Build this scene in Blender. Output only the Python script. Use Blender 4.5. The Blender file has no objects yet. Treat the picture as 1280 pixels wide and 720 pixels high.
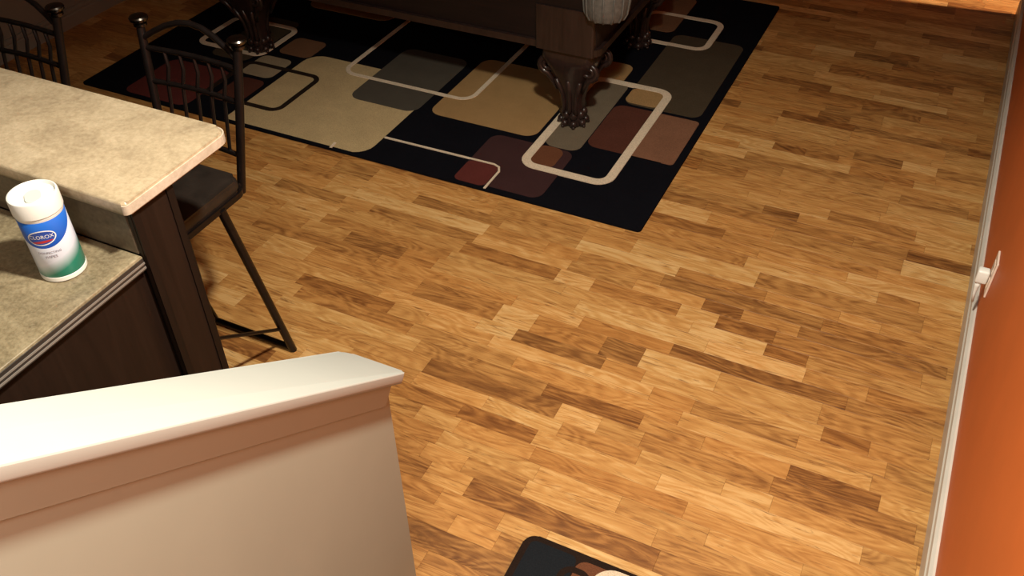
import bpy, bmesh, math, random
from mathutils import Vector, Matrix
random.seed(7)
S = bpy.context.scene
COL = S.collection
PI = math.pi

# ------------------------------------------------------------------ camera
cam_d = bpy.data.cameras.new('camera')
cam_d.sensor_width = 36.0
cam_d.lens = 36.0 * 1150.0 / 1280.0
cam_d.clip_start = 0.02
cam = bpy.data.objects.new('camera', cam_d)
COL.objects.link(cam)
right = Vector((0.89913905, 0.4373051, -0.01769809))
down = Vector((0.27336648, -0.59272669, -0.75759213))
fwd = Vector((-0.34178903, 0.67634261, -0.65248827))
m = Matrix((right, -down, -fwd)).transposed().to_4x4()
m.translation = Vector((0, 0, 2.2))
cam.matrix_world = m
S.camera = cam

# ------------------------------------------------------------------ world, lamps, exposure
w = bpy.data.worlds.new('world'); S.world = w; w.use_nodes = True
w.node_tree.nodes['Background'].inputs[0].default_value = (0.55, 0.5, 0.5, 1)
w.node_tree.nodes['Background'].inputs[1].default_value = 0.012
S.view_settings.view_transform = 'Standard'
S.view_settings.look = 'None'
S.view_settings.gamma = 1.0
S.view_settings.use_curve_mapping = False
S.view_settings.exposure = 0.25


def lamp(name, loc, power, color, size, target=None):
    d = bpy.data.lights.new(name, 'AREA')
    d.shape = 'DISK'; d.size = size; d.energy = power; d.color = color
    o = bpy.data.objects.new(name, d); COL.objects.link(o)
    o.location = loc
    if target:
        o.rotation_euler = (Vector(target) - Vector(loc)).to_track_quat('-Z', 'Y').to_euler()
    return o


sd = bpy.data.lights.new('recessed_downlight', 'SPOT')      # recessed ceiling can over the stair foot
sd.energy = 275; sd.color = (1.0, 0.945, 0.79); sd.spot_size = math.radians(123); sd.spot_blend = 0.48; sd.shadow_soft_size = 0.07
so = bpy.data.objects.new('recessed_downlight', sd); COL.objects.link(so)
so.location = (-0.37, 1.12, 2.66)
lamp('stairwell_fill', (-0.15, -0.55, 2.68), 30, (1.0, 0.95, 0.80), 0.5)  # unseen soft fill, added to lift the shade under the wall cap
hd = bpy.data.lights.new('hall_downlight', 'SPOT')            # lights the hall floor past the end of the orange wall
hd.energy = 420; hd.color = (1.0, 0.70, 0.48); hd.spot_size = math.radians(125); hd.spot_blend = 0.8; hd.shadow_soft_size = 0.06
ho = bpy.data.objects.new('hall_downlight', hd); COL.objects.link(ho)
ho.location = (1.45, 5.60, 2.5)

# ------------------------------------------------------------------ material helpers
def new_mat(name):
    mt = bpy.data.materials.new(name); mt.use_nodes = True
    nt = mt.node_tree
    return mt, nt, nt.nodes['Principled BSDF']


def N(nt, typ, **kw):
    n = nt.nodes.new(typ)
    for k, v in kw.items():
        setattr(n, k, v)
    return n


def mathn(nt, op, a, b=None, clamp=False):
    n = N(nt, 'ShaderNodeMath', operation=op); n.use_clamp = clamp
    for i, v in enumerate((a, b)):
        if v is None: continue
        if isinstance(v, (int, float)): n.inputs[i].default_value = v
        else: nt.links.new(v, n.inputs[i])
    return n.outputs[0]


def ramp(nt, fac, stops):
    n = N(nt, 'ShaderNodeValToRGB')
    el = n.color_ramp.elements
    while len(el) < len(stops): el.new(0.5)
    for e, (p, c) in zip(el, stops):
        e.position = p; e.color = (*c, 1) if len(c) == 3 else c
    nt.links.new(fac, n.inputs[0])
    return n.outputs[0]


def mixc(nt, fac, a, b, blend='MIX'):
    n = N(nt, 'ShaderNodeMix', data_type='RGBA', blend_type=blend)
    for sock, v in ((n.inputs[0], fac), (n.inputs[6], a), (n.inputs[7], b)):
        if isinstance(v, (int, float)): sock.default_value = v
        elif isinstance(v, tuple): sock.default_value = (*v, 1)
        else: nt.links.new(v, sock)
    return n.outputs[2]


def noise(nt, vec, scale, detail=4, rough=0.55, dist=0.0):
    n = N(nt, 'ShaderNodeTexNoise')
    n.inputs['Scale'].default_value = scale; n.inputs['Detail'].default_value = detail
    n.inputs['Roughness'].default_value = rough; n.inputs['Distortion'].default_value = dist
    if vec is not None: nt.links.new(vec, n.inputs['Vector'])
    return n.outputs[0]


def bump(nt, bsdf, h, strength=0.2, dist=0.002):
    b = N(nt, 'ShaderNodeBump'); b.inputs['Strength'].default_value = strength
    b.inputs['Distance'].default_value = dist
    nt.links.new(h, b.inputs['Height']); nt.links.new(b.outputs[0], bsdf.inputs['Normal'])


def plain(name, col, rough=0.5, var=0.12, scale=12, metallic=0.0, bump_s=0.08, coat=0.0, detail=4, spec=0.5):
    mt, nt, b = new_mat(name)
    tc = N(nt, 'ShaderNodeTexCoord').outputs['Object']
    n = noise(nt, tc, scale, detail)
    lo = tuple(c * (1 - var) for c in col); hi = tuple(min(1, c * (1 + var)) for c in col)
    nt.links.new(ramp(nt, n, [(0.3, lo), (0.7, hi)]), b.inputs['Base Color'])
    b.inputs['Roughness'].default_value = rough
    b.inputs['Metallic'].default_value = metallic
    b.inputs['Coat Weight'].default_value = coat
    b.inputs['Specular IOR Level'].default_value = spec
    if bump_s: bump(nt, b, noise(nt, tc, scale * 8, 3), bump_s, 0.001)
    return mt


def wood_floor(name, from_object):
    """laminate strip: tone, hue and seed come from the strip itself"""
    mt, nt, b = new_mat(name)
    if from_object:
        colr = N(nt, 'ShaderNodeObjectInfo').outputs['Color']
    else:
        colr = N(nt, 'ShaderNodeAttribute', attribute_name='tone').outputs['Color']
    sp = N(nt, 'ShaderNodeSeparateColor'); nt.links.new(colr, sp.inputs[0])
    tone, seed, hue = sp.outputs
    pos = N(nt, 'ShaderNodeNewGeometry').outputs['Position']
    off = N(nt, 'ShaderNodeCombineXYZ')
    nt.links.new(mathn(nt, 'MULTIPLY', seed, 37.0), off.inputs[0])
    nt.links.new(mathn(nt, 'MULTIPLY', seed, 91.0), off.inputs[1])
    nt.links.new(mathn(nt, 'MULTIPLY', seed, 53.0), off.inputs[2])
    add = N(nt, 'ShaderNodeVectorMath', operation='ADD')
    nt.links.new(pos, add.inputs[0]); nt.links.new(off.outputs[0], add.inputs[1])
    def stretched(sx, sy):
        mp = N(nt, 'ShaderNodeMapping'); mp.inputs['Scale'].default_value = (sx, sy, 1)
        nt.links.new(add.outputs[0], mp.inputs[0]); return mp.outputs[0]
    fig = noise(nt, stretched(3.0, 17), 1.3, 6, 0.65, 2.4)          # broad figure
    vein = noise(nt, stretched(2.2, 30), 1.3, 6, 0.68, 2.6)        # dark veins
    fine = noise(nt, stretched(9, 160), 1.0, 3, 0.6, 0.3)          # pores
    swirl = noise(nt, stretched(2.4, 13), 1.0, 1, 0.4, 0.6)        # cathedral grain: contour lines of a slow field
    rings_ = mathn(nt, 'MULTIPLY', mathn(nt, 'SINE', mathn(nt, 'MULTIPLY', swirl, 75.0)), 0.085)
    tone = mathn(nt, 'ADD', tone, rings_)
    t = mathn(nt, 'ADD', tone, mathn(nt, 'MULTIPLY', mathn(nt, 'SUBTRACT', fig, 0.5), 0.95))
    t = mathn(nt, 'ADD', t, mathn(nt, 'MULTIPLY', mathn(nt, 'SUBTRACT', fine, 0.5), 0.22), True)
    base = ramp(nt, t, [(0.0, (0.090, 0.035, 0.011)), (0.25, (0.215, 0.092, 0.026)), (0.5, (0.395, 0.193, 0.056)),
                        (0.75, (0.52, 0.285, 0.092)), (1.0, (0.645, 0.415, 0.175))])
    v = ramp(nt, vein, [(0.56, (0, 0, 0)), (0.67, (1, 1, 1))])
    base = mixc(nt, mathn(nt, 'MULTIPLY', v, 0.68), base, (0.115, 0.038, 0.011))
    redder = mixc(nt, mathn(nt, 'MULTIPLY', hue, 0.5), base, (1.0, 0.80, 0.62), 'MULTIPLY')
    nt.links.new(redder, b.inputs['Base Color'])
    nt.links.new(mathn(nt, 'ADD', 0.36, mathn(nt, 'MULTIPLY', fine, 0.18)), b.inputs['Roughness'])
    b.inputs['Specular IOR Level'].default_value = 0.4
    bump(nt, b, fine, 0.12, 0.001)
    return mt


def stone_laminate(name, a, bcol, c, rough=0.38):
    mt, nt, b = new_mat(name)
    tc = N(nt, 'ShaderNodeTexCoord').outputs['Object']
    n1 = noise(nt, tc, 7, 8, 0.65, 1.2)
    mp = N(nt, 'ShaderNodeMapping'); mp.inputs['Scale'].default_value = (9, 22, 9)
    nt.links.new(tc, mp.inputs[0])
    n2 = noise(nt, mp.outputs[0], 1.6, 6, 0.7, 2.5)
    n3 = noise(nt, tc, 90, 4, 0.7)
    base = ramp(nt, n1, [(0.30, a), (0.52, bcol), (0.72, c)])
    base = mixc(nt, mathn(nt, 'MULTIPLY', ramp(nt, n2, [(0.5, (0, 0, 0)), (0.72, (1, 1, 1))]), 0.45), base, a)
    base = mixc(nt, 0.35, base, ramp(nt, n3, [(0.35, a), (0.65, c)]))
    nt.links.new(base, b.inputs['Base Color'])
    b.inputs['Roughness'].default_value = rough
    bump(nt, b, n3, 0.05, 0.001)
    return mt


def dark_wood(name, a, bcol, rough=0.32, axis=2, coat=0.2, spec=0.5):
    mt, nt, b = new_mat(name)
    tc = N(nt, 'ShaderNodeTexCoord').outputs['Object']
    sc = [40, 40, 40]; sc[axis] = 3
    mp = N(nt, 'ShaderNodeMapping'); mp.inputs['Scale'].default_value = sc
    nt.links.new(tc, mp.inputs[0])
    n = noise(nt, mp.outputs[0], 1.0, 5, 0.6, 0.8)
    nt.links.new(ramp(nt, n, [(0.3, a), (0.7, bcol)]), b.inputs['Base Color'])
    b.inputs['Roughness'].default_value = rough
    b.inputs['Coat Weight'].default_value = coat
    b.inputs['Specular IOR Level'].default_value = spec
    bump(nt, b, n, 0.06, 0.001)
    return mt


def pile(name, col):
    mt, nt, b = new_mat(name)
    pos = N(nt, 'ShaderNodeNewGeometry').outputs['Position']
    n = noise(nt, pos, 260, 3, 0.7); n2 = noise(nt, pos, 9, 4, 0.6)
    lo = tuple(c * 0.72 for c in col); hi = tuple(min(1, c * 1.22) for c in col)
    base = ramp(nt, n, [(0.3, lo), (0.7, hi)])
    base = mixc(nt, 1.0, base, ramp(nt, n2, [(0.3, (0.86, 0.86, 0.86)), (0.7, (1, 1, 1))]), 'MULTIPLY')
    nt.links.new(base, b.inputs['Base Color'])
    b.inputs['Roughness'].default_value = 0.95
    b.inputs['Specular IOR Level'].default_value = 0.03
    b.inputs['Sheen Weight'].default_value = 0.0
    bump(nt, b, n, 0.15, 0.002)
    return mt


M = {}
M['strip_obj'] = wood_floor('laminate_strip', True)
M['strip_att'] = wood_floor('laminate_strip_field', False)
M['subfloor'] = plain('subfloor_dark', (0.05, 0.022, 0.009), 0.7)
M['orange'] = plain('orange_paint', (0.60, 0.125, 0.020), 0.55, 0.05, 5)
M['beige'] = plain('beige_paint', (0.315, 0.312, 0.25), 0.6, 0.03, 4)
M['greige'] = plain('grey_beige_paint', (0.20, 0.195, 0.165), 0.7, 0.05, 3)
M['ceiling'] = plain('ceiling_paint', (0.30, 0.27, 0.24), 0.8, 0.03, 4)
M['white_trim'] = plain('white_trim_paint', (0.37, 0.375, 0.345), 0.6, 0.02, 6, bump_s=0.03)
M['base_trim'] = plain('baseboard_paint', (0.60, 0.56, 0.50), 0.4, 0.05, 9, bump_s=0.03)
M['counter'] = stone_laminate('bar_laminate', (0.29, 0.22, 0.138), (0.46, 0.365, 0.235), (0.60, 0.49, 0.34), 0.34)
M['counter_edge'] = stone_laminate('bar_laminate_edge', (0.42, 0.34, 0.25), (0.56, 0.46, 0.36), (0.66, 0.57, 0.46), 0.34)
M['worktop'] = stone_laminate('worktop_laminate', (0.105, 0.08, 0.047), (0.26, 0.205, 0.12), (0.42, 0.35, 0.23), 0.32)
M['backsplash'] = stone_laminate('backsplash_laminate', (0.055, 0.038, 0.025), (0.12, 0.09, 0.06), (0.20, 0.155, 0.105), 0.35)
M['edge_dark'] = plain('worktop_edge_dark', (0.035, 0.028, 0.024), 0.35)
M['edge_grey'] = plain('worktop_edge_line', (0.22, 0.19, 0.165), 0.35)
M['espresso'] = dark_wood('espresso_cabinet', (0.007, 0.004, 0.003), (0.013, 0.007, 0.005), 0.5, 2, 0.0, 0.2)
M['espresso_panel'] = dark_wood('espresso_panel', (0.012, 0.006, 0.004), (0.020, 0.010, 0.0065), 0.5, 2, 0.0, 0.2)
M['mahogany'] = dark_wood('dark_mahogany', (0.008, 0.005, 0.0045), (0.014, 0.008, 0.007), 0.5, 0, 0.0, 0.2)
M['mahogany_leg'] = dark_wood('dark_mahogany_leg', (0.014, 0.008, 0.007), (0.028, 0.0155, 0.013), 0.32, 2, 0.25, 0.3)
M['cloth'] = plain('table_felt', (0.05, 0.03, 0.02), 0.95, 0.1, 80)
M['pocket'] = plain('grey_pocket_leather', (0.10, 0.095, 0.085), 0.6, 0.25, 60, bump_s=0.4)
M['iron'] = plain('bronze_metal', (0.013, 0.009, 0.008), 0.33, 0.25, 30, 0.55)
M['leather'] = plain('dark_seat_leather', (0.018, 0.013, 0.010), 0.4, 0.3, 18, bump_s=0.3)
M['chrome'] = plain('brushed_metal', (0.14, 0.125, 0.11), 0.25, 0.1, 30, 1.0)
M['plastic'] = plain('white_plastic', (0.80, 0.79, 0.75), 0.3, 0.02, 10, bump_s=0.0)
M['plate'] = plain('pinkish_white_plate', (0.78, 0.62, 0.52), 0.35, 0.02, 10, bump_s=0.0)
M['slot'] = plain('dark_slot', (0.02, 0.02, 0.02), 0.6)
M['carpet'] = pile('stair_carpet', (0.30, 0.24, 0.18))
RUG = dict(black=(0.0055, 0.0055, 0.008), tan=(0.47, 0.35, 0.185), khaki=(0.33, 0.20, 0.085), cream=(0.66, 0.54, 0.40),
           greybrown=(0.075, 0.064, 0.050), olive=(0.066, 0.048, 0.030), maroon=(0.085, 0.030, 0.020), terracotta=(0.20, 0.095, 0.055),
           plum=(0.048, 0.022, 0.022), wine=(0.105, 0.026, 0.022), stone=(0.150, 0.118, 0.080), rust=(0.135, 0.052, 0.026),
           brown=(0.17, 0.085, 0.045), ringdark=(0.022, 0.014, 0.010), sand=(0.30, 0.235, 0.15))
for k, v in RUG.items():
    M['rug_' + k] = pile('rug_' + k, v)

# ------------------------------------------------------------------ mesh helpers
def finish(name, bm, mat, parent=None, smooth=False, angle=None):
    bmesh.ops.recalc_face_normals(bm, faces=bm.faces)
    me = bpy.data.meshes.new(name)
    bm.to_mesh(me); bm.free()
    o = bpy.data.objects.new(name, me); COL.objects.link(o)
    if mat: me.materials.append(M[mat] if isinstance(mat, str) else mat)
    if smooth:
        me.shade_smooth()
        if angle: me.set_sharp_from_angle(angle=math.radians(angle))
    if parent is not None: o.parent = parent
    return o


def tag(o, label=None, cat=None, group=None, kind=None):
    if label: o['label'] = label
    if cat: o['category'] = cat
    if group: o['group'] = group
    if kind: o['kind'] = kind
    return o


def thing(name, label, cat, loc=(0, 0, 0), rz=0, group=None):
    o = bpy.data.objects.new(name, None); COL.objects.link(o)
    o.empty_display_size = 0.1
    o.location = loc; o.rotation_euler = (0, 0, rz)
    return tag(o, label, cat, group)


def copy_tree(o, parent=None):
    c = o.copy(); COL.objects.link(c)
    if parent is not None: c.parent = parent
    for ch in [x for x in bpy.data.objects if x.parent == o]:
        copy_tree(ch, c)
    return c


def add_box(bm, x0, x1, y0, y1, z0, z1, bev=0.0, seg=2, mat=None):
    vs = [bm.verts.new((x, y, z)) for x in (x0, x1) for y in (y0, y1) for z in (z0, z1)]
    idx = [(0, 1, 3, 2), (4, 6, 7, 5), (0, 4, 5, 1), (2, 3, 7, 6), (0, 2, 6, 4), (1, 5, 7, 3)]
    fs = [bm.faces.new([vs[i] for i in f]) for f in idx]
    if bev > 0:
        es = list({e for f in fs for e in f.edges})
        bmesh.ops.bevel(bm, geom=es, offset=bev, segments=seg, profile=0.5, affect='EDGES')
    if mat:
        bmesh.ops.transform(bm, matrix=mat, verts=vs)


def box(name, x0, x1, y0, y1, z0, z1, mat, parent=None, bev=0.0, seg=2):
    bm = bmesh.new(); add_box(bm, x0, x1, y0, y1, z0, z1, bev, seg)
    return finish(name, bm, mat, parent)


def rrect(x0, x1, y0, y1, r, seg=6, radii=None):
    """rounded rectangle outline, counter-clockwise from the lower right corner; radii = (lr, ur, ul, ll)"""
    rs = radii or (r, r, r, r)
    pts = []
    for (cx, cy, a0), q in zip(((x1, y0, -PI / 2), (x1, y1, 0), (x0, y1, PI / 2), (x0, y0, PI)), rs):
        sx = -1 if cx == x1 else 1; sy = -1 if cy == y1 else 1
        if q <= 0:
            pts.append((cx, cy)); continue
        for i in range(seg + 1):
            a = a0 + PI / 2 * i / seg
            pts.append((cx + sx * q + q * math.cos(a), cy + sy * q + q * math.sin(a)))
    return pts


def add_prism(bm, pts, z0, z1, bev=0.0, seg=2):
    b = [bm.verts.new((x, y, z0)) for x, y in pts]
    t = [bm.verts.new((x, y, z1)) for x, y in pts]
    n = len(pts)
    bot = bm.faces.new(b[::-1]); top = bm.faces.new(t)
    for i in range(n):
        bm.faces.new((b[i], b[(i + 1) % n], t[(i + 1) % n], t[i]))
    if bev > 0:
        bmesh.ops.bevel(bm, geom=list(top.edges) + list(bot.edges), offset=bev, segments=seg, profile=0.5, affect='EDGES')


def add_ribbon(bm, path, width, z0, z1, closed=True):
    n = len(path); rows = []
    for i in range(n):
        p = Vector(path[i])
        a = Vector(path[i - 1]) if (closed or i > 0) else p
        c = Vector(path[(i + 1) % n]) if (closed or i < n - 1) else p
        d = (c - a).normalized(); nn = Vector((-d.y, d.x)) * width / 2
        l, r = p + nn, p - nn
        rows.append([bm.verts.new((q.x, q.y, z)) for q, z in ((l, z0), (l, z1), (r, z1), (r, z0))])
    for i in range(n if closed else n - 1):
        a, c = rows[i], rows[(i + 1) % n]
        for k in range(4):
            bm.faces.new((a[k], a[(k + 1) % 4], c[(k + 1) % 4], c[k]))
    if not closed:
        bm.faces.new(rows[0]); bm.faces.new(rows[-1][::-1])


def add_tube(bm, pts, rad, seg=8, rads=None, caps=True):
    pts = [Vector(p) for p in pts]
    rings = []
    up = Vector((0, 0, 1))
    prev_u = None
    for i, p in enumerate(pts):
        d = (pts[min(i + 1, len(pts) - 1)] - pts[max(i - 1, 0)]).normalized()
        if prev_u is None:
            u = d.cross(up)
            if u.length < 1e-3: u = d.cross(Vector((0, 1, 0)))
        else:
            u = prev_u - d * prev_u.dot(d)
        u.normalize(); prev_u = u
        v = d.cross(u)
        r = rads[i] if rads else rad
        rings.append([bm.verts.new(p + (u * math.cos(2 * PI * k / seg) + v * math.sin(2 * PI * k / seg)) * r) for k in range(seg)])
    for a, c in zip(rings, rings[1:]):
        for k in range(seg):
            bm.faces.new((a[k], a[(k + 1) % seg], c[(k + 1) % seg], c[k]))
    if caps:
        bm.faces.new(rings[0][::-1]); bm.faces.new(rings[-1])


def tube(name, pts, rad, mat, parent=None, seg=8, rads=None):
    bm = bmesh.new(); add_tube(bm, pts, rad, seg, rads)
    return finish(name, bm, mat, parent, True, 50)


def add_lathe(bm, prof, cx=0, cy=0, seg=24):
    rings = [[bm.verts.new((cx + r * math.cos(2 * PI * k / seg), cy + r * math.sin(2 * PI * k / seg), z)) for k in range(seg)] for r, z in prof]
    for a, c in zip(rings, rings[1:]):
        for k in range(seg):
            bm.faces.new((a[k], a[(k + 1) % seg], c[(k + 1) % seg], c[k]))
    bm.faces.new(rings[0][::-1]); bm.faces.new(rings[-1])


def lathe(name, prof, mat, parent=None, cx=0, cy=0, seg=24, ang=40):
    bm = bmesh.new(); add_lathe(bm, prof, cx, cy, seg)
    return finish(name, bm, mat, parent, True, ang)


def add_ball(bm, c, r, sx=1, sy=1, sz=1, u=10, v=7):
    mt = Matrix.Translation(c) @ Matrix.Diagonal((r * sx, r * sy, r * sz, 1))
    bmesh.ops.create_uvsphere(bm, u_segments=u, v_segments=v, radius=1, matrix=mt)


# ------------------------------------------------------------------ room shell
XW = 0.365            # orange wall plane
YEND = 5.50           # the orange wall ends here, the hall begins
XL = -4.36
YB = 7.4
XH = 2.6
HC = 2.72             # ceiling


def structure(name, bm, mat, label=None, smooth=False):
    return tag(finish(name, bm, mat, None, smooth), label, None, None, 'structure')


bm = bmesh.new(); add_box(bm, XL - 0.1, XH + 0.1, -1.2, YB + 0.1, -0.08, -0.008)
floor = structure('floor', bm, 'subfloor', 'glossy brown wood laminate floor laid in strips across the room')
bm = bmesh.new(); add_box(bm, XL - 0.1, XH + 0.1, -1.2, YB + 0.1, HC, HC + 0.08)
structure('ceiling', bm, 'ceiling', 'plain matt ceiling over the basement room')
bm = bmesh.new(); add_box(bm, XW, XW + 0.115, -1.2, YEND, -0.008, HC)
wall_right = structure('wall_right', bm, 'orange', 'orange painted wall along the right edge of the floor')
bm = bmesh.new(); add_box(bm, XL - 0.1, XL, -1.2, YB, -0.008, HC)
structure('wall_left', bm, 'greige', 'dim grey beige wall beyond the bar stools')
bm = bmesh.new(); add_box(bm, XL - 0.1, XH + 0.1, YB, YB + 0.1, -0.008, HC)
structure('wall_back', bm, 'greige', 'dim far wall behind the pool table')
bm = bmesh.new(); add_box(bm, XH, XH + 0.1, YEND, YB, -0.008, HC)
structure('wall_hall', bm, 'orange', 'far orange wall of the lit side hall')
bm = bmesh.new(); add_box(bm, XW + 0.115, XH + 0.1, YEND - 0.115, YEND, -0.008, HC)
structure('wall_hall_side', bm, 'orange', 'orange side wall of the lit hall')
bm = bmesh.new(); add_box(bm, XL - 0.1, XW + 0.115, -1.3, -1.2, -0.008, HC)
structure('wall_front', bm, 'beige', 'beige wall behind the staircase')


def baseboard(name, pts_x, y0, y1, h, t, label, mat='base_trim'):
    """profiled board: lower plank, a groove and a rounded cap"""
    sgn = -1 if t > 0 else 1
    t = abs(t)
    prof = [(0, 0), (t, 0), (t, h * 0.66), (t * 0.72, h * 0.72), (t * 0.72, h * 0.76), (t * 0.9, h * 0.80), (t * 0.8, h * 0.93), (t * 0.35, h), (0, h)]
    bm = bmesh.new()
    ra = [bm.verts.new((pts_x + sgn * px, y0, z)) for px, z in prof]
    rb = [bm.verts.new((pts_x + sgn * px, y1, z)) for px, z in prof]
    n = len(prof)
    for i in range(n):
        bm.faces.new((ra[i], ra[(i + 1) % n], rb[(i + 1) % n], rb[i]))
    bm.faces.new(ra[::-1]); bm.faces.new(rb)
    return structure(name, bm, mat, label)


baseboard('baseboard_right', XW, 0.86, YEND, 0.115, 0.019, 'white grooved baseboard along the orange wall')
baseboard('baseboard_left', XL, -1.2, YB, 0.10, -0.016, 'grey beige baseboard along the dim left wall', 'greige')

# ------------------------------------------------------------------ floor strips
CAMP = Vector((0, 0, 2.2))


def in_view(x, y):
    p = Vector((x, y, 0)) - CAMP
    z = p.dot(fwd)
    if z < 0.2: return False
    px, py = 640 + 1150 * p.dot(right) / z, 360 + 1150 * p.dot(down) / z
    return -40 < px < 1260 and -20 < py < 740


def covered(x0, x1, y0, y1):
    if x0 > -3.79 and x1 < -0.845 and y0 > 2.79 and y1 < 5.06: return True
    if x1 < -1.2 and y1 < 1.25: return True
    if x1 < -0.85 and y1 < 1.1: return True
    return False


lengths = [0.14, 0.2, 0.26, 0.33, 0.40, 0.48, 0.58]
strips = []
y = 0.80
rr = random.Random(21)
prev_t = 0.5
while y < YB:
    wd = rr.choice([0.062, 0.062, 0.066, 0.072, 0.095])
    if y > 5.7: wd = 0.066
    x = XL - rr.random() * 0.5
    while x < (XH if y + wd / 2 > YEND else XW):
        ln = rr.choice(lengths if y > 0 else lengths)
        q = rr.random()
        if q < 0.15: tn = rr.uniform(0.24, 0.38)
        elif q < 0.78: tn = rr.uniform(0.42, 0.64)
        else: tn = rr.uniform(0.64, 0.88)
        if abs(tn - prev_t) < 0.08: tn = min(0.9, tn + 0.12)
        prev_t = tn
        x1 = x + ln
        xe = XH if y + wd / 2 > YEND else XW
        xa, xb = max(x, XL), min(x1, xe)
        if xb - xa > 0.02:
            strips.append((xa, xb, y, min(y + wd, YB), tn, rr.random(), rr.random(), xa == x and xb == x1))
        x = x1
    y += wd


def strip_bm(bm, x0, x1, y0, y1):
    g = 0.0002; c = 0.0004; zt = 0.0; zb = -0.008
    x0 += g; x1 -= g; y0 += g; y1 -= g
    lo = [(x0, y0), (x1, y0), (x1, y1), (x0, y1)]
    hi = [(x0 + c, y0 + c), (x1 - c, y0 + c), (x1 - c, y1 - c), (x0 + c, y1 - c)]
    b = [bm.verts.new((*p, zb)) for p in lo]
    m_ = [bm.verts.new((*p, zt - c * 0.8)) for p in lo]
    t = [bm.verts.new((*p, zt)) for p in hi]
    bm.faces.new(t)
    for i in range(4):
        j = (i + 1) % 4
        bm.faces.new((b[i], b[j], m_[j], m_[i])); bm.faces.new((m_[i], m_[j], t[j], t[i]))
    bm.faces.new(b[::-1])
    return b + m_ + t


cand = [(Vector(((s[0] + s[1]) / 2, (s[2] + s[3]) / 2, 0)) - CAMP).length for s in strips]
order = sorted(range(len(strips)), key=lambda i: cand[i])
single = set()
for i in order:
    s = strips[i]
    if len(single) < 298 and in_view((s[0] + s[1]) / 2, (s[2] + s[3]) / 2) and not covered(*s[:4]):
        single.add(i)
cache = {}
field = bmesh.new(); tones = []
for i, s in enumerate(strips):
    x0, x1, y0, y1, tn, sd, hu, whole = s
    if i in single:
        key = (round(x1 - x0, 4), round(y1 - y0, 4))
        if key not in cache:
            bm = bmesh.new(); strip_bm(bm, -key[0] / 2, key[0] / 2, -key[1] / 2, key[1] / 2)
            bmesh.ops.recalc_face_normals(bm, faces=bm.faces)
            me = bpy.data.meshes.new('plank'); bm.to_mesh(me); bm.free()
            me.materials.append(M['strip_obj']); cache[key] = me
        o = bpy.data.objects.new('plank', cache[key]); COL.objects.link(o)
        o.location = ((x0 + x1) / 2, (y0 + y1) / 2, 0)
        o.color = (tn, sd, hu, 1); o.parent = floor
    else:
        nv = len(strip_bm(field, x0, x1, y0, y1)); tones += [(tn, sd, hu, 1)] * nv
o = finish('plank_field', field, 'strip_att', floor)
at = o.data.color_attributes.new('tone', 'FLOAT_COLOR', 'POINT')
for i, c in enumerate(tones): at.data[i].color = c
tag(o, kind='stuff')

# ------------------------------------------------------------------ stair: sloped half wall with cap, and the steps under the viewer
END = Vector((-0.8055, 1.097, 0.82))          # lower right corner of the cap top
DV = Vector((-0.040, 0.787, -0.6155)).normalized()   # downhill
UP = -DV
ACR = Vector((1, 0, 0)) - DV * DV.x; ACR.normalize()
NRM = ACR.cross(DV); NRM = NRM if NRM.z > 0 else -NRM
CW = 0.152; CT = 0.024; CL = 1.75
frame = Matrix((ACR, DV, NRM)).transposed().to_4x4(); frame.translation = END
hdir = Vector((DV.x, DV.y, 0)).normalized()
slope = -DV.z / math.hypot(DV.x, DV.y)
yaw = math.atan2(-hdir.x, hdir.y)
# wall polygon in (along, z), along measured uphill from the lower end
inset = 0.030
WT = 0.096
drop = CT / math.cos(math.atan(slope))
a0 = 0.030; a1 = 1.42
bm = bmesh.new()
poly = [(a0, 0.0), (a0, 0.82 - drop + a0 * slope + 0.001), (a1, 0.82 - drop + a1 * slope + 0.001), (a1, 0.0)]
fa, fb = [], []
for a, z in poly:
    p = Vector((END.x, END.y, 0)) - hdir * a
    side = Vector((hdir.y, -hdir.x, 0))
    fa.append(bm.verts.new((*(p - side * inset).xy, z)))
    fb.append(bm.verts.new((*(p - side * (inset + WT)).xy, z)))
bm.faces.new(fa); bm.faces.new(fb[::-1])
for i in range(4):
    bm.faces.new((fa[i], fb[i], fb[(i + 1) % 4], fa[(i + 1) % 4]))
bmesh.ops.bevel(bm, geom=[e for e in bm.edges if abs(e.verts[0].co.z - e.verts[1].co.z) > 0.3 and (e.verts[0].co - e.verts[1].co).xy.length < 0.01],
                offset=0.004, segments=2, affect='EDGES')
wall_stair = structure('wall_stair', bm, 'beige', 'beige stair half wall under a sloping white cap')
bm = bmesh.new()
add_prism(bm, rrect(-CW, 0, -CL, 0, 0, 8, (0, 0.010, 0.024, 0)), -CT, 0, 0.006, 3)
bmesh.ops.transform(bm, matrix=frame, verts=bm.verts)
tag(finish('wall_cap', bm, 'white_trim', wall_stair, True, 18), 'white rounded cap board')
for sgn in (1, -1):
    bm = bmesh.new()
    xo = -inset if sgn == 1 else -inset - WT
    prof = [(xo, -CT), (xo + sgn * 0.012, -CT), (xo + sgn * 0.012, -CT - 0.055), (xo + sgn * 0.010, -CT - 0.057), (xo, -CT - 0.057)]
    ra = [bm.verts.new((x, -a0, z)) for x, z in prof]; rb = [bm.verts.new((x, -CL, z)) for x, z in prof]
    n = len(prof)
    for i in range(n): bm.faces.new((ra[i], ra[(i + 1) % n], rb[(i + 1) % n], rb[i]))
    bm.faces.new(ra); bm.faces.new(rb[::-1])
    bmesh.ops.transform(bm, matrix=frame, verts=bm.verts)
    finish('apron_trim', bm, 'beige', wall_stair)
bm = bmesh.new()
add_prism(bm, rrect(-inset - WT - 0.0115, -inset + 0.0115, -a0, -a0 + 0.014, 0), -CT - 0.057, -CT, 0.002, 1)
bmesh.ops.transform(bm, matrix=frame, verts=bm.verts)
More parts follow.
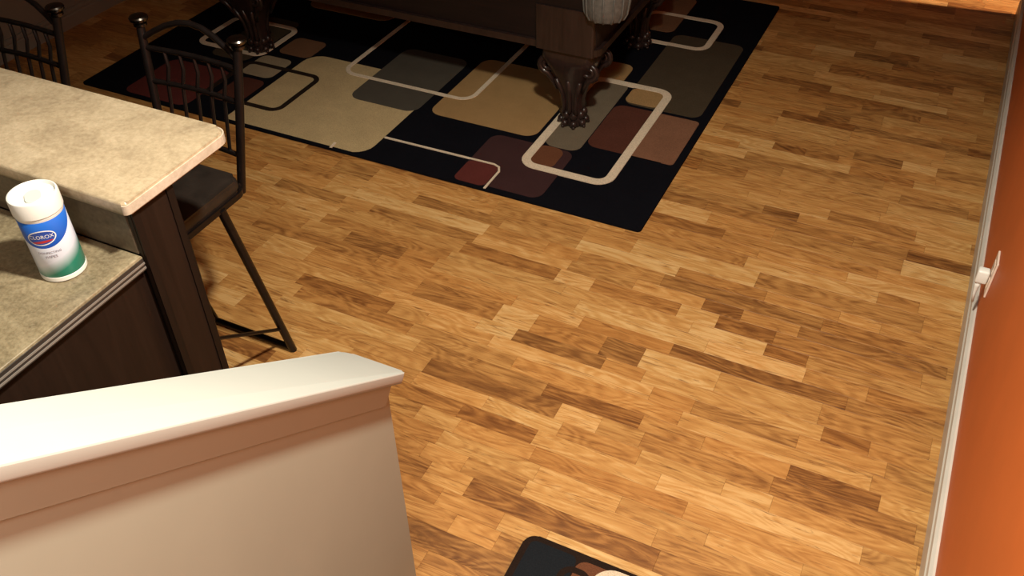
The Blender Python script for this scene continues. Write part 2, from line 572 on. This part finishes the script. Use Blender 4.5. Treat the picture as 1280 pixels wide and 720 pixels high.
finish('apron_trim', bm, 'beige', wall_stair)
# steps
st = bpy.data.objects.new('stairs', None); COL.objects.link(st); tag(st, 'carpeted steps leading up beside the half wall', None, None, 'structure')
for k in range(4):
    yf = 0.84 - 0.25 * k; zt = 0.19 * (k + 1)
    yb = yf - 0.25 if k < 3 else -1.2
    box('riser', -0.80, XW - 0.022, yb, yf, 0.0, zt - 0.03, 'carpet', st)
    box('tread', -0.80, XW - 0.022, yb, yf + 0.025, zt - 0.03, zt, 'carpet', st, 0.012, 3)

# ------------------------------------------------------------------ bar: half wall, raised top, backsplash, worktop, base cabinet
BX = -1.478
XBL = -3.55
bm = bmesh.new(); add_box(bm, XBL, BX - 0.016, 1.105, 1.212, 0, 1.036)
bar_wall = structure('wall_bar', bm, 'espresso', 'dark brown bar half wall carrying the raised top')
box('end_panel', BX - 0.016, BX, 1.088, 1.216, 0, 1.0355, 'espresso_panel', bar_wall, 0.003, 1)
for yy in (1.094, 1.202):
    box('end_stile', BX, BX + 0.004, yy - 0.006, yy + 0.014, 0, 1.0355, 'espresso', bar_wall)
for k in range(4):
    xa = XBL + 0.03 + k * 0.51
    box('face_panel', xa, xa + 0.48, 1.212, 1.224, 0.12, 0.98, 'espresso_panel', bar_wall, 0.006, 1)

bar = thing('bar_counter', 'raised beige stone pattern bar top with a rounded pale edge', 'counter', (0, 0, 0))
bm = bmesh.new(); add_prism(bm, rrect(XBL, -1.463, 1.070, 1.412, 0, 6, (0.010, 0.035, 0, 0)), 1.0365, 1.07, 0.010, 3)
slab = finish('slab', bm, 'counter', bar, True, 18)
bm = bmesh.new()
path = rrect(XBL, -1.4615, 1.0685, 1.4135, 0, 6, (0.010, 0.035, 0, 0))
path = [p for p in path if p[0] > XBL + 0.01]
path = path + [(XBL, 1.4135)]
add_ribbon(bm, path, 0.004, 1.041, 1.0635, False)
tag(finish('edge_band', bm, 'counter_edge', bar), 'pale edge band')

wt = thing('worktop', 'lower mottled worktop with dark striped edge holding the wipes canister', 'counter')
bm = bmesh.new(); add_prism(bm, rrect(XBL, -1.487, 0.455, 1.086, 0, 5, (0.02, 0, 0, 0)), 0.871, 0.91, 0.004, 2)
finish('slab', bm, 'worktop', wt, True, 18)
bm = bmesh.new(); path = [(XBL, 0.4545), (-1.50, 0.4545), (-1.4865, 0.468), (-1.4865, 1.085)]
add_ribbon(bm, path, 0.004, 0.8725, 0.9035, False)
finish('edge_band', bm, 'edge_dark', wt)
for z0 in (0.8765, 0.889):
    bm = bmesh.new(); add_ribbon(bm, [(px + (0.0015 if px > -1.6 else 0), py - (0.001 if py < 0.46 else 0)) for px, py in path], 0.004, z0, z0 + 0.005, False)
    tag(finish('edge_line', bm, 'edge_grey', wt), 'thin grey line along the dark edge')
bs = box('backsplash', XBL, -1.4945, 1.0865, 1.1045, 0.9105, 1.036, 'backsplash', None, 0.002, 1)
tag(bs, 'dim brown stone pattern strip between worktop and bar top', 'backsplash')

cb = thing('base_cabinet', 'dark espresso base cabinet under the lower worktop', 'cabinet')
box('body', XBL, -1.512, 0.52, 1.098, 0.10, 0.869, 'espresso', cb)
box('toe_kick', XBL, -1.53, 0.58, 1.098, 0.0, 0.10, 'espresso', cb)
box('end_panel', -1.512, -1.502, 0.505, 1.096, 0.0, 0.869, 'espresso_panel', cb, 0.002, 1)
for k in range(4):
    xa = XBL + 0.02 + k * 0.505
    d = box('door', xa, xa + 0.495, 0.50, 0.52, 0.13, 0.68, 'espresso_panel', cb, 0.003, 1)
    tube('handle', [(xa + 0.44, 0.50, 0.56), (xa + 0.44, 0.475, 0.56), (xa + 0.44, 0.475, 0.65), (xa + 0.44, 0.50, 0.65)], 0.005, 'chrome', d)
    d = box('drawer', xa, xa + 0.495, 0.50, 0.52, 0.70, 0.85, 'espresso_panel', cb, 0.003, 1)
    tube('handle', [(xa + 0.20, 0.50, 0.775), (xa + 0.20, 0.475, 0.775), (xa + 0.30, 0.475, 0.775), (xa + 0.30, 0.50, 0.775)], 0.005, 'chrome', d)

# ------------------------------------------------------------------ wipes canister
CANX, CANY, CZ = -1.612, 0.978, 0.9105
can = thing('wipes_canister', 'white cylindrical wipes canister with blue and green label on the worktop', 'canister', (CANX, CANY, CZ), math.radians(-39))
R0 = 0.050


def can_label():
    mt, nt, b = new_mat('canister_label')
    tc = N(nt, 'ShaderNodeTexCoord').outputs['Object']
    sp = N(nt, 'ShaderNodeSeparateXYZ'); nt.links.new(tc, sp.inputs[0])
    X, Y, Z = sp.outputs
    # angle around the axis, 0 at the front (+X)
    th = mathn(nt, 'MULTIPLY', mathn(nt, 'ARCTAN2', Y, X), R0)
    # blue swoosh: above an arc hanging lowest at the logo
    q = mathn(nt, 'ADD', th, 0.012)
    arc = mathn(nt, 'ADD', mathn(nt, 'MULTIPLY', mathn(nt, 'MULTIPLY', q, q), 7.0), 0.094)
    blue = mathn(nt, 'GREATER_THAN', Z, arc)
    # green fade at the foot, rising to the right
    gz = mathn(nt, 'SUBTRACT', 0.060, mathn(nt, 'SUBTRACT', Z, mathn(nt, 'MULTIPLY', th, 0.38)))
    green = mathn(nt, 'MULTIPLY', gz, 32.0, True)
    n = noise(nt, tc, 30, 2)
    base = mixc(nt, mathn(nt, 'MULTIPLY', n, 0.25), (0.72, 0.76, 0.86), (0.50, 0.60, 0.88))
    base = mixc(nt, green, base, (0.010, 0.25, 0.17))
    bl = ramp(nt, mathn(nt, 'MULTIPLY', mathn(nt, 'SUBTRACT', Z, 0.09), 11.0, True), [(0.0, (0.012, 0.065, 0.36)), (1.0, (0.02, 0.16, 0.66))])
    base = mixc(nt, blue, base, bl)
    nt.links.new(base, b.inputs['Base Color']); b.inputs['Roughness'].default_value = 0.32
    return mt


lathe('body', [(0.046, 0.0), (0.0495, 0.003), (0.0495, 0.0125), (0.0482, 0.0135), (0.0482, 0.160), (0.0490, 0.162), (0.0490, 0.167), (0.040, 0.1675)], 'plastic', can, seg=40)
bm = bmesh.new()
prof = [(0.0486, 0.014), (0.0490, 0.0145), (0.0490, 0.1585), (0.0486, 0.159)]
rings = [[bm.verts.new((r * math.cos(2 * PI * k / 48), r * math.sin(2 * PI * k / 48), z)) for k in range(48)] for r, z in prof]
for a, c in zip(rings, rings[1:]):
    for k in range(48): bm.faces.new((a[k], a[(k + 1) % 48], c[(k + 1) % 48], c[k]))
finish('label', bm, can_label(), can, True, 60)
lid = lathe('lid', [(0.0495, 0.1675), (0.0512, 0.169), (0.0512, 0.202), (0.0500, 0.2055), (0.0470, 0.2065), (0.0455, 0.2045), (0.0440, 0.199), (0.020, 0.198)], 'plastic', can, seg=40)
M['lid_in'] = plain('lid_recess_plastic', (0.62, 0.66, 0.62), 0.35, 0.03, 10, bump_s=0)
bm = bmesh.new(); add_prism(bm, rrect(-0.016, 0.030, -0.016, 0.016, 0.013, 5), 0.198, 0.2015, 0.001, 1)
tag(finish('flip_cap', bm, 'lid_in', lid, True, 40), 'pale grey flip cap')
M['logo_white'] = plain('logo_white', (0.82, 0.80, 0.80), 0.35, 0.02, bump_s=0)
M['logo_blue'] = plain('logo_blue', (0.03, 0.07, 0.34), 0.35, 0.02, bump_s=0)
M['logo_red'] = plain('logo_red', (0.45, 0.03, 0.03), 0.35, 0.02, bump_s=0)
M['print_grey'] = plain('print_grey', (0.22, 0.17, 0.20), 0.5, 0.02, bump_s=0)


def on_can(bm, r):
    for v in bm.verts:
        a = v.co.x / R0; rad = r + v.co.z
        v.co = Vector((rad * math.cos(a), rad * math.sin(a), v.co.y))


def oval(name, cx, cz, rx, rz, r, mat, tilt=0.0):
    bm = bmesh.new(); rows = []
    for j in range(6):
        f = j / 5.0
        rows.append([bm.verts.new((cx + rx * f * math.cos(t) * math.cos(tilt) - rz * f * math.sin(t) * math.sin(tilt),
                                   cz + rx * f * math.cos(t) * math.sin(tilt) + rz * f * math.sin(t) * math.cos(tilt), 0)) for t in [2 * PI * k / 28 for k in range(28)]] if j else None)
    c = bm.verts.new((cx, cz, 0))
    for k in range(28): bm.faces.new((c, rows[1][k], rows[1][(k + 1) % 28]))
    for a, b in zip(rows[1:], rows[2:]):
        for k in range(28): bm.faces.new((a[k], b[k], b[(k + 1) % 28], a[(k + 1) % 28]))
    on_can(bm, r)
    return finish(name, bm, mat, can)


oval('logo_ring', -0.012, 0.121, 0.031, 0.0185, 0.04925, 'logo_white', 0.10)
oval('logo_field', -0.012, 0.121, 0.0285, 0.016, 0.04940, 'logo_blue', 0.10)
bm = bmesh.new()                                             # red lozenge under the name
lo_, hi_ = [], []
for k in range(13):
    f = k / 12; xx = -0.034 + 0.043 * f
    mid_z = 0.1098 + 0.0035 * f; hh = 0.0030 * math.sin(PI * (0.12 + 0.76 * f))
    lo_.append(bm.verts.new((xx, mid_z - hh, 0))); hi_.append(bm.verts.new((xx, mid_z + hh, 0)))
for k in range(12): bm.faces.new((lo_[k], lo_[k + 1], hi_[k + 1], hi_[k]))
on_can(bm, 0.0495); finish('logo_stripe', bm, 'logo_red', can)


def text_on_can(name, body, size, cx, cz, mat, r=0.0496):
    cu = bpy.data.curves.new('text', 'FONT'); cu.body = body; cu.size = size
    cu.align_x = 'CENTER'; cu.align_y = 'CENTER'; cu.resolution_u = 3
    to = bpy.data.objects.new('text', cu); COL.objects.link(to)
    bpy.context.view_layer.update()
    me = bpy.data.meshes.new_from_object(to.evaluated_get(bpy.context.evaluated_depsgraph_get()))
    bpy.data.objects.remove(to); bpy.data.curves.remove(cu)
    bm = bmesh.new(); bm.from_mesh(me); bpy.data.meshes.remove(me)
    for v in bm.verts: v.co.x += cx; v.co.y += cz; v.co.z = 0
    on_can(bm, r)
    return finish(name, bm, mat, can)


text_on_can('lettering', 'CLOROX', 0.0125, -0.012, 0.1235, 'logo_white')
text_on_can('lettering', 'DISINFECTING', 0.0075, -0.008, 0.082, 'print_grey')
text_on_can('lettering', 'WIPES', 0.0095, -0.008, 0.071, 'print_grey')

# ------------------------------------------------------------------ bar stools
def make_stool(label, loc, rz=0):
    """origin on the floor under the seat centre, back towards +Y"""
    t = thing('bar_stool', label, 'stool', loc, rz, 'metal stools along the bar')
    hw = 0.165
    zs = 0.735
    # seat: padded cushion on a metal rim
    bm = bmesh.new(); add_prism(bm, rrect(-0.168, 0.165, -0.155, 0.115, 0.03, 6), zs - 0.045, zs, 0.016, 4)
    finish('seat', bm, 'leather', t, True, 50)
    bm = bmesh.new(); add_ribbon(bm, rrect(-0.170, 0.167, -0.157, 0.117, 0.03, 6), 0.010, zs - 0.058, zs - 0.040)
    finish('seat_rim', bm, 'iron', t)
    for s in (-1, 1):
        tube('leg', [(s * hw, -0.14, zs - 0.05), (s * (hw + 0.004), -0.145, 0.35), (s * (hw + 0.004), -0.15, 0.0)], 0.0135, 'iron', t)
        tube('leg', [(s * hw, 0.01, zs - 0.05), (s * hw, 0.155, 0.0)], 0.0135, 'iron', t)
        tube('side_rail', [(s * hw, -0.146, 0.315), (s * hw, 0.130, 0.12)], 0.006, 'iron', t, 6)
    tube('stretcher', [(-hw, 0.152, 0.014), (hw, 0.152, 0.014)], 0.0115, 'iron', t)
    tube('footrest', [(-hw - 0.02, -0.148, 0.40), (hw + 0.02, -0.148, 0.40)], 0.0115, 'iron', t)
    # back posts, slightly reclined, with flat turned caps
    def yb(z): return 0.140 + (z - 0.70) * 0.18
    for s in (-1, 1):
        p = tube('back_post', [(s * (hw - 0.030), yb(0.66), 0.66), (s * (hw - 0.008), yb(0.9), 0.9), (s * (hw + 0.008), yb(1.105), 1.105)], 0.0125, 'iron', t, 10)
        f = lathe('finial', [(0.013, 1.085), (0.019, 1.090), (0.019, 1.096), (0.014, 1.099), (0.015, 1.103), (0.026, 1.106), (0.027, 1.113), (0.024, 1.117), (0.006, 1.119)], 'chrome', p, s * (hw + 0.008), yb(1.105), 16)
        tag(f, 'shiny turned cap')
    def rail(name, z0, arch, r):
        pts = []
        ww = hw + 0.004 - max(0, 1.05 - z0) * 0.09
        for i in range(9):
            f = i / 8; xx = -ww + 2 * ww * f; zz = z0 + arch * math.sin(PI * f)
            pts.append((xx, yb(zz) + 0.012 * math.sin(PI * f), zz))
        tube(name, pts, r, 'iron', t)
    rail('crest_rail', 1.055, 0.065, 0.009)
    rail('back_rail', 1.030, 0.0, 0.008)
    rail('back_rail', 0.935, 0.0, 0.008)
    rail('back_rail', 0.775, 0.0, 0.008)
    for s in (-1, 1):
        tube('seat_bracket', [(s * 0.137, 0.10, zs - 0.05), (s * 0.137, yb(0.69), 0.69)], 0.009, 'iron', t, 6)
    for i in range(1, 6):
        f = i / 6; ww = hw - 0.012; xx = -ww + 2 * ww * f; dy = 0.012 * math.sin(PI * f)
        tube('spindle', [(xx, yb(1.03) + dy, 1.03), (xx + 0.01, yb(0.985) + dy, 0.985), (xx, yb(0.935) + dy, 0.935)], 0.0055, 'iron', t, 6)
        tube('spindle', [(xx, yb(0.935) + dy, 0.935), (xx, yb(0.775) + dy, 0.775)], 0.0055, 'iron', t, 6)
    return t


make_stool('dark metal bar stool at the rounded bar end, its foot on open floor', (-1.855, 1.520, 0))
make_stool('dark metal bar stool farther left along the bar, only its back showing', (-2.475, 1.475, 0))

# ------------------------------------------------------------------ area rug
rug = thing('area_rug', 'large black rug with tan, brown and maroon rounded blocks under the pool table', 'rug', (0, 0, 0))
bm = bmesh.new(); add_prism(bm, rrect(-3.79, -0.845, 2.79, 5.06, 0.008, 3), 0.0005, 0.010, 0.003, 2)
finish('pile_base', bm, 'rug_black', rug)
lev = [0]


def patch(name, x0, x1, y0, y1, r, col, radii=None, z=None):
    lev[0] += 1
    bm = bmesh.new(); add_prism(bm, rrect(x0, x1, y0, y1, r, 5, radii), 0.006, 0.0103 + 0.00015 * lev[0])
    return finish(name, bm, 'rug_' + col, rug)


def ring(name, x0, x1, y0, y1, r, wd, col):
    lev[0] += 1
    bm = bmesh.new(); add_ribbon(bm, rrect(x0, x1, y0, y1, r, 6), wd, 0.006, 0.0103 + 0.00015 * lev[0])
    return finish(name, bm, 'rug_' + col, rug)


patch('rug_block', -2.91, -2.13, 2.80, 3.52, 0.07, 'tan', (0.09, 0.05, 0.09, 0.03))
patch('rug_block', -3.14, -2.95, 3.20, 3.41, 0.04, 'sand')
patch('rug_block', -3.10, -2.90, 3.46, 3.65, 0.04, 'brown')
patch('rug_block', -3.42, -3.18, 3.30, 3.80, 0.05, 'olive')
patch('rug_block', -3.55, -3.16, 2.81, 3.18, 0.05, 'wine')
patch('rug_block', -3.10, -2.94, 2.93, 3.17, 0.04, 'maroon')
patch('rug_block', -2.06, -1.51, 3.24, 3.84, 0.06, 'khaki')
patch('rug_block', -2.49, -2.115, 3.21, 3.78, 0.06, 'greybrown')
patch('rug_block', -1.69, -1.29, 2.815, 3.20, 0.05, 'plum')
patch('rug_block', -1.69, -1.54, 2.805, 2.965, 0.03, 'wine')
patch('rug_block', -1.455, -1.285, 3.21, 3.88, 0.05, 'stone')
patch('rug_block', -1.47, -1.335, 3.03, 3.205, 0.05, 'rust')
patch('rug_block', -1.60, -1.33, 3.86, 4.07, 0.05, 'khaki')
patch('rug_block', -1.26, -0.885, 3.70, 4.50, 0.05, 'olive')
patch('rug_block', -1.26, -1.085, 3.71, 3.86, 0.04, 'khaki')
patch('rug_block', -1.28, -0.875, 3.28, 3.675, 0.05, 'maroon')
patch('rug_block', -1.075, -0.872, 3.28, 3.672, 0.04, 'terracotta', (0.02, 0.02, 0.0, 0.0))  # outer part of the maroon block, its lit tone painted in as lighter colour
patch('rug_block', -1.54, -1.28, 4.50, 4.97, 0.05, 'brown')
patch('rug_block', -2.55, -1.75, 4.30, 4.85, 0.07, 'tan')
patch('rug_block', -3.30, -2.75, 4.00, 4.60, 0.07, 'khaki')
patch('rug_block', -3.68, -3.40, 4.20, 4.95, 0.06, 'maroon')
ring('rug_ring', -3.16, -2.72, 2.955, 3.315, 0.05, 0.026, 'ringdark')
ring('rug_ring', -2.655, -1.93, 3.415, 4.62, 0.07, 0.023, 'cream')
ring('rug_ring', -1.47, -1.08, 3.03, 3.875, 0.06, 0.040, 'cream')
ring('rug_ring', -1.475, -1.065, 4.37, 4.72, 0.06, 0.032, 'cream')
ring('rug_ring', -3.56, -3.15, 3.385, 3.72, 0.05, 0.030, 'cream')
lev[0] += 1
bm = bmesh.new()
path = [(-2.125, 2.966), (-1.575, 2.972), (-1.545, 2.96), (-1.53, 2.93), (-1.53, 2.792)]
add_ribbon(bm, path, 0.010, 0.006, 0.0103 + 0.00015 * lev[0], False)
finish('rug_line', bm, 'rug_cream', rug)
bm = bmesh.new(); add_ribbon(bm, [(-2.30, 2.792), (-2.305, 2.835)], 0.012, 0.006, 0.0103 + 0.00015 * lev[0], False)
finish('rug_line', bm, 'rug_cream', rug)
bm = bmesh.new(); add_ribbon(bm, rrect(-3.786, -0.849, 2.794, 5.056, 0.008, 3), 0.018, 0.002, 0.0112)
finish('binding', bm, 'rug_black', rug)

# ------------------------------------------------------------------ door mat at the foot of the stairs
mat_t = thing('floor_mat', 'small black floor mat with brown and cream blocks at the stair foot', 'mat')
M['mat_border'] = pile('mat_border', (0.020, 0.012, 0.009))
M['mat_black'] = pile('mat_black', (0.013, 0.015, 0.018))
bm = bmesh.new(); add_prism(bm, rrect(-0.650, 0.115, 0.885, 1.352, 0.035, 7), 0.0005, 0.011, 0.004, 2)
finish('pile_base', bm, 'mat_border', mat_t)


def mpatch(name, x0, x1, y0, y1, r, mat, z):
    bm = bmesh.new(); add_prism(bm, rrect(x0, x1, y0, y1, r, 6), 0.006, z); return finish(name, bm, mat, mat_t)


mpatch('mat_block', -0.630, -0.492, 1.18, 1.335, 0.02, 'mat_black', 0.0116)
mpatch('mat_block', -0.488, -0.30, 1.14, 1.332, 0.03, 'rug_rust', 0.0114)
mpatch('mat_block', -0.28, -0.02, 1.08, 1.33, 0.03, 'mat_black', 0.0115)
mpatch('mat_block', -0.60, -0.40, 0.91, 1.11, 0.03, 'rug_terracotta', 0.0115)
mpatch('mat_block', -0.10, 0.09, 0.92, 1.12, 0.03, 'rug_rust', 0.0114)
bm = bmesh.new(); add_ribbon(bm, rrect(-0.418, -0.20, 1.02, 1.325, 0.045, 7), 0.032, 0.006, 0.0120)
finish('mat_ring', bm, 'rug_cream', mat_t)
bm = bmesh.new(); add_ribbon(bm, rrect(-0.515, -0.44, 1.10, 1.295, 0.03, 7), 0.018, 0.006, 0.0118)
finish('mat_ring', bm, 'mat_border', mat_t)

# ------------------------------------------------------------------ pool table
TX0, TX1, TY0, TY1 = -3.355, -1.235, 3.30, 4.43
pt = thing('pool_table', 'dark mahogany pool table with carved claw feet standing on the rug', 'pool table', (0, 0, 0))
bm = bmesh.new()
# cabinet: four flared sides
lo = rrect(TX0 + 0.03, TX1 - 0.03, TY0 + 0.03, TY1 - 0.03, 0.03, 4); hi = rrect(TX0, TX1, TY0, TY1, 0.03, 4)
va = [bm.verts.new((x, y_, 0.43)) for x, y_ in lo]; vb = [bm.verts.new((x, y_, 0.70)) for x, y_ in hi]
n = len(lo)
for i in range(n): bm.faces.new((va[i], va[(i + 1) % n], vb[(i + 1) % n], vb[i]))
bm.faces.new(va[::-1]); bm.faces.new(vb)
finish('cabinet', bm, 'mahogany', pt, True, 35)
bm = bmesh.new(); add_ribbon(bm, rrect(TX0 + 0.022, TX1 - 0.022, TY0 + 0.022, TY1 - 0.022, 0.03, 4), 0.022, 0.418, 0.448)
tag(finish('apron_molding', bm, 'mahogany_leg', pt), 'lighter lower molding')
bm = bmesh.new(); add_prism(bm, rrect(TX0 + 0.14, TX1 - 0.14, TY0 + 0.14, TY1 - 0.14, 0.02, 3), 0.70, 0.725)
finish('bed', bm, 'cloth', pt)
RO = 0.03
mid = (TX0 + TX1) / 2
for (x0, x1, y0, y1) in ((TX0 + 0.16, mid - 0.06, TY0 - RO, TY0 + 0.11), (mid + 0.06, TX1 - 0.16, TY0 - RO, TY0 + 0.11),
                         (TX0 + 0.16, mid - 0.06, TY1 - 0.11, TY1 + RO), (mid + 0.06, TX1 - 0.16, TY1 - 0.11, TY1 + RO),
                         (TX0 - RO, TX0 + 0.11, TY0 + 0.16, TY1 - 0.16), (TX1 - 0.11, TX1 + RO, TY0 + 0.16, TY1 - 0.16)):
    r_ = box('rail', x0, x1, y0, y1, 0.7005, 0.765, 'mahogany', pt, 0.014, 3)
    long_x = x1 - x0 > y1 - y0
    if long_x:
        yc = y1 if y0 < TY0 else y0
        box('cushion', x0 + 0.01, x1 - 0.01, yc - 0.01, yc + 0.035, 0.727, 0.760, 'cloth', r_, 0.01, 2) if y0 < TY0 else box('cushion', x0 + 0.01, x1 - 0.01, yc - 0.035, yc + 0.01, 0.727, 0.760, 'cloth', r_, 0.01, 2)
    else:
        if x0 < TX0: box('cushion', x1 - 0.01, x1 + 0.035, y0 + 0.01, y1 - 0.01, 0.727, 0.760, 'cloth', r_, 0.01, 2)
        else: box('cushion', x0 - 0.035, x0 + 0.01, y0 + 0.01, y1 - 0.01, 0.727, 0.760, 'cloth', r_, 0.01, 2)
for px, py in ((TX0 + 0.045, TY0 + 0.045), (mid, TY0 + 0.0), (TX1 + 0.01, TY0 + 0.02), (TX0 + 0.045, TY1 - 0.045), (mid, TY1), (TX1 - 0.045, TY1 - 0.045)):
    pk = lathe('pocket', [(0.060, 0.600), (0.076, 0.606), (0.088, 0.63), (0.092, 0.67), (0.094, 0.752), (0.086, 0.760), (0.066, 0.760), (0.062, 0.70), (0.02, 0.695)], 'pocket', pt, px, py, 20)
    bm = bmesh.new()
    for k in range(14):
        a = 2 * PI * k / 14
        add_tube(bm, [(px + r * math.cos(a), py + r * math.sin(a), z) for r, z in ((0.062, 0.600), (0.078, 0.606), (0.090, 0.63), (0.094, 0.67), (0.096, 0.75))], 0.004, 5)
    finish('strap', bm, 'pocket', pk, True)


def make_pool_leg(x, y_):
    bm = bmesh.new()
    secs = [(0.610, .132, .132, 0, .008), (0.415, .132, .132, 0, .008), (0.410, .112, .112, 0, .015), (0.395, .112, .112, 0, .02), (0.370, .120, .118, 0, .04), (0.330, .108, .108, 0, .05),
            (0.280, .088, .090, 0, .05), (0.230, .068, .072, 0, .04), (0.180, .052, .054, 0, .03), (0.130, .043, .045, 0, .026), (0.095, .043, .045, 0, .026), (0.075, .046, .048, 0, .03), (0.030, .047, .049, 0, .03), (0.0135, .042, .044, 0, .025)]
    rows = []
    for z, hx, hy, dy, rad in secs:
        rows.append([bm.verts.new((px, py + dy, z)) for px, py in rrect(-hx, hx, -hy, hy, rad, 4)])
    for a, c in zip(rows, rows[1:]):
        k = len(a)
        for i in range(k): bm.faces.new((a[i], a[(i + 1) % k], c[(i + 1) % k], c[i]))
    bm.faces.new(rows[0]); bm.faces.new(rows[-1][::-1])
    leg = finish('leg', bm, 'mahogany_leg', pt, True, 40)
    leg.location = (x, y_, 0.0015)
    # scrolls on the four knee corners
    for sx in (-1, 1):
        for sy in (-1, 1):
            bm = bmesh.new(); pts = []; rads = []
            for i in range(26):
                f = i / 25; a = -PI / 2 + 3.6 * PI * f; r = 0.040 * (1 - 0.80 * f)
                pts.append((sx * (0.098 + r * math.cos(a)), sy * 0.080, 0.322 + r * math.sin(a))); rads.append(0.0135 * (1 - 0.45 * f))
            pts = [(sx * 0.060, sy * 0.055, 0.20), (sx * 0.080, sy * 0.07, 0.25)] + pts; rads = [0.008, 0.011] + rads
            add_tube(bm, pts, 0.01, 7, rads); finish('scroll', bm, 'mahogany_leg', leg, True)
    # flutes down the shin
    for sx in (-1, 0, 1):
        for sy in (-1, 1):
            bm = bmesh.new(); add_tube(bm, [(sx * 0.056, sy * 0.078, 0.26), (sx * 0.034, sy * 0.054, 0.18), (sx * 0.028, sy * 0.046, 0.12), (sx * 0.030, sy * 0.048, 0.085)], 0.011, 6, [0.012, 0.011, 0.010, 0.013])
            finish('flute', bm, 'mahogany_leg', leg, True)
    # claw: toes gripping a ball
    bm = bmesh.new()
    for k in range(8):
        a = 2 * PI * (k + 0.5) / 8
        cx, cy = math.cos(a), math.sin(a)
        add_ball(bm, (0.046 * cx, 0.047 * cy, 0.070), 0.019, 1, 1, 1.25, 8, 6)
        add_ball(bm, (0.056 * cx, 0.057 * cy, 0.034), 0.0175, 1, 1, 1.0, 8, 6)
        add_ball(bm, (0.067 * cx, 0.068 * cy, 0.0215), 0.0085, 1, 1, 0.9, 6, 5)
    finish('claw_foot', bm, 'mahogany_leg', leg, True)
    return leg


leg0 = make_pool_leg(-1.40, 3.435)
for lx, ly in ((-1.40, 4.29), (-3.19, 3.45), (-3.19, 4.29)):
    c = copy_tree(leg0); c.location = (lx, ly, 0.0015)

# ------------------------------------------------------------------ outlet with plug on the orange wall
ol = thing('wall_outlet', 'white outlet cover plate low on the orange wall', 'outlet', (XW, 2.675, 0.295))
bm = bmesh.new(); add_box(bm, -0.007, -0.0005, -0.040, 0.040, -0.068, 0.068, 0.0025, 2)
finish('cover_plate', bm, 'plate', ol)
for dz in (-0.028, 0.028):
    r_ = box('receptacle', -0.009, -0.006, -0.017, 0.017, dz - 0.019, dz + 0.019, 'plate', ol, 0.001, 1)
    for dy in (-0.006, 0.006):
        box('slot', -0.0095, -0.0088, dy - 0.001, dy + 0.001, dz - 0.004, dz + 0.006, 'slot', r_)
pg = thing('plug_adapter', 'small white plug adapter pushed into the wall outlet', 'plug', (XW - 0.0100, 2.675, 0.295))
bm = bmesh.new(); add_box(bm, -0.036, -0.0002, -0.016, 0.016, -0.038, 0.012, 0.007, 3)
finish('body', bm, 'plastic', pg, True, 50)
bm = bmesh.new()
add_tube(bm, [(-0.022, 0, -0.034), (-0.023, 0, -0.06), (-0.022, -0.003, -0.085), (-0.018, -0.006, -0.12)], 0.01, 8, [0.012, 0.008, 0.005, 0.0035])
finish('cord_sleeve', bm, 'plastic', pg, True)
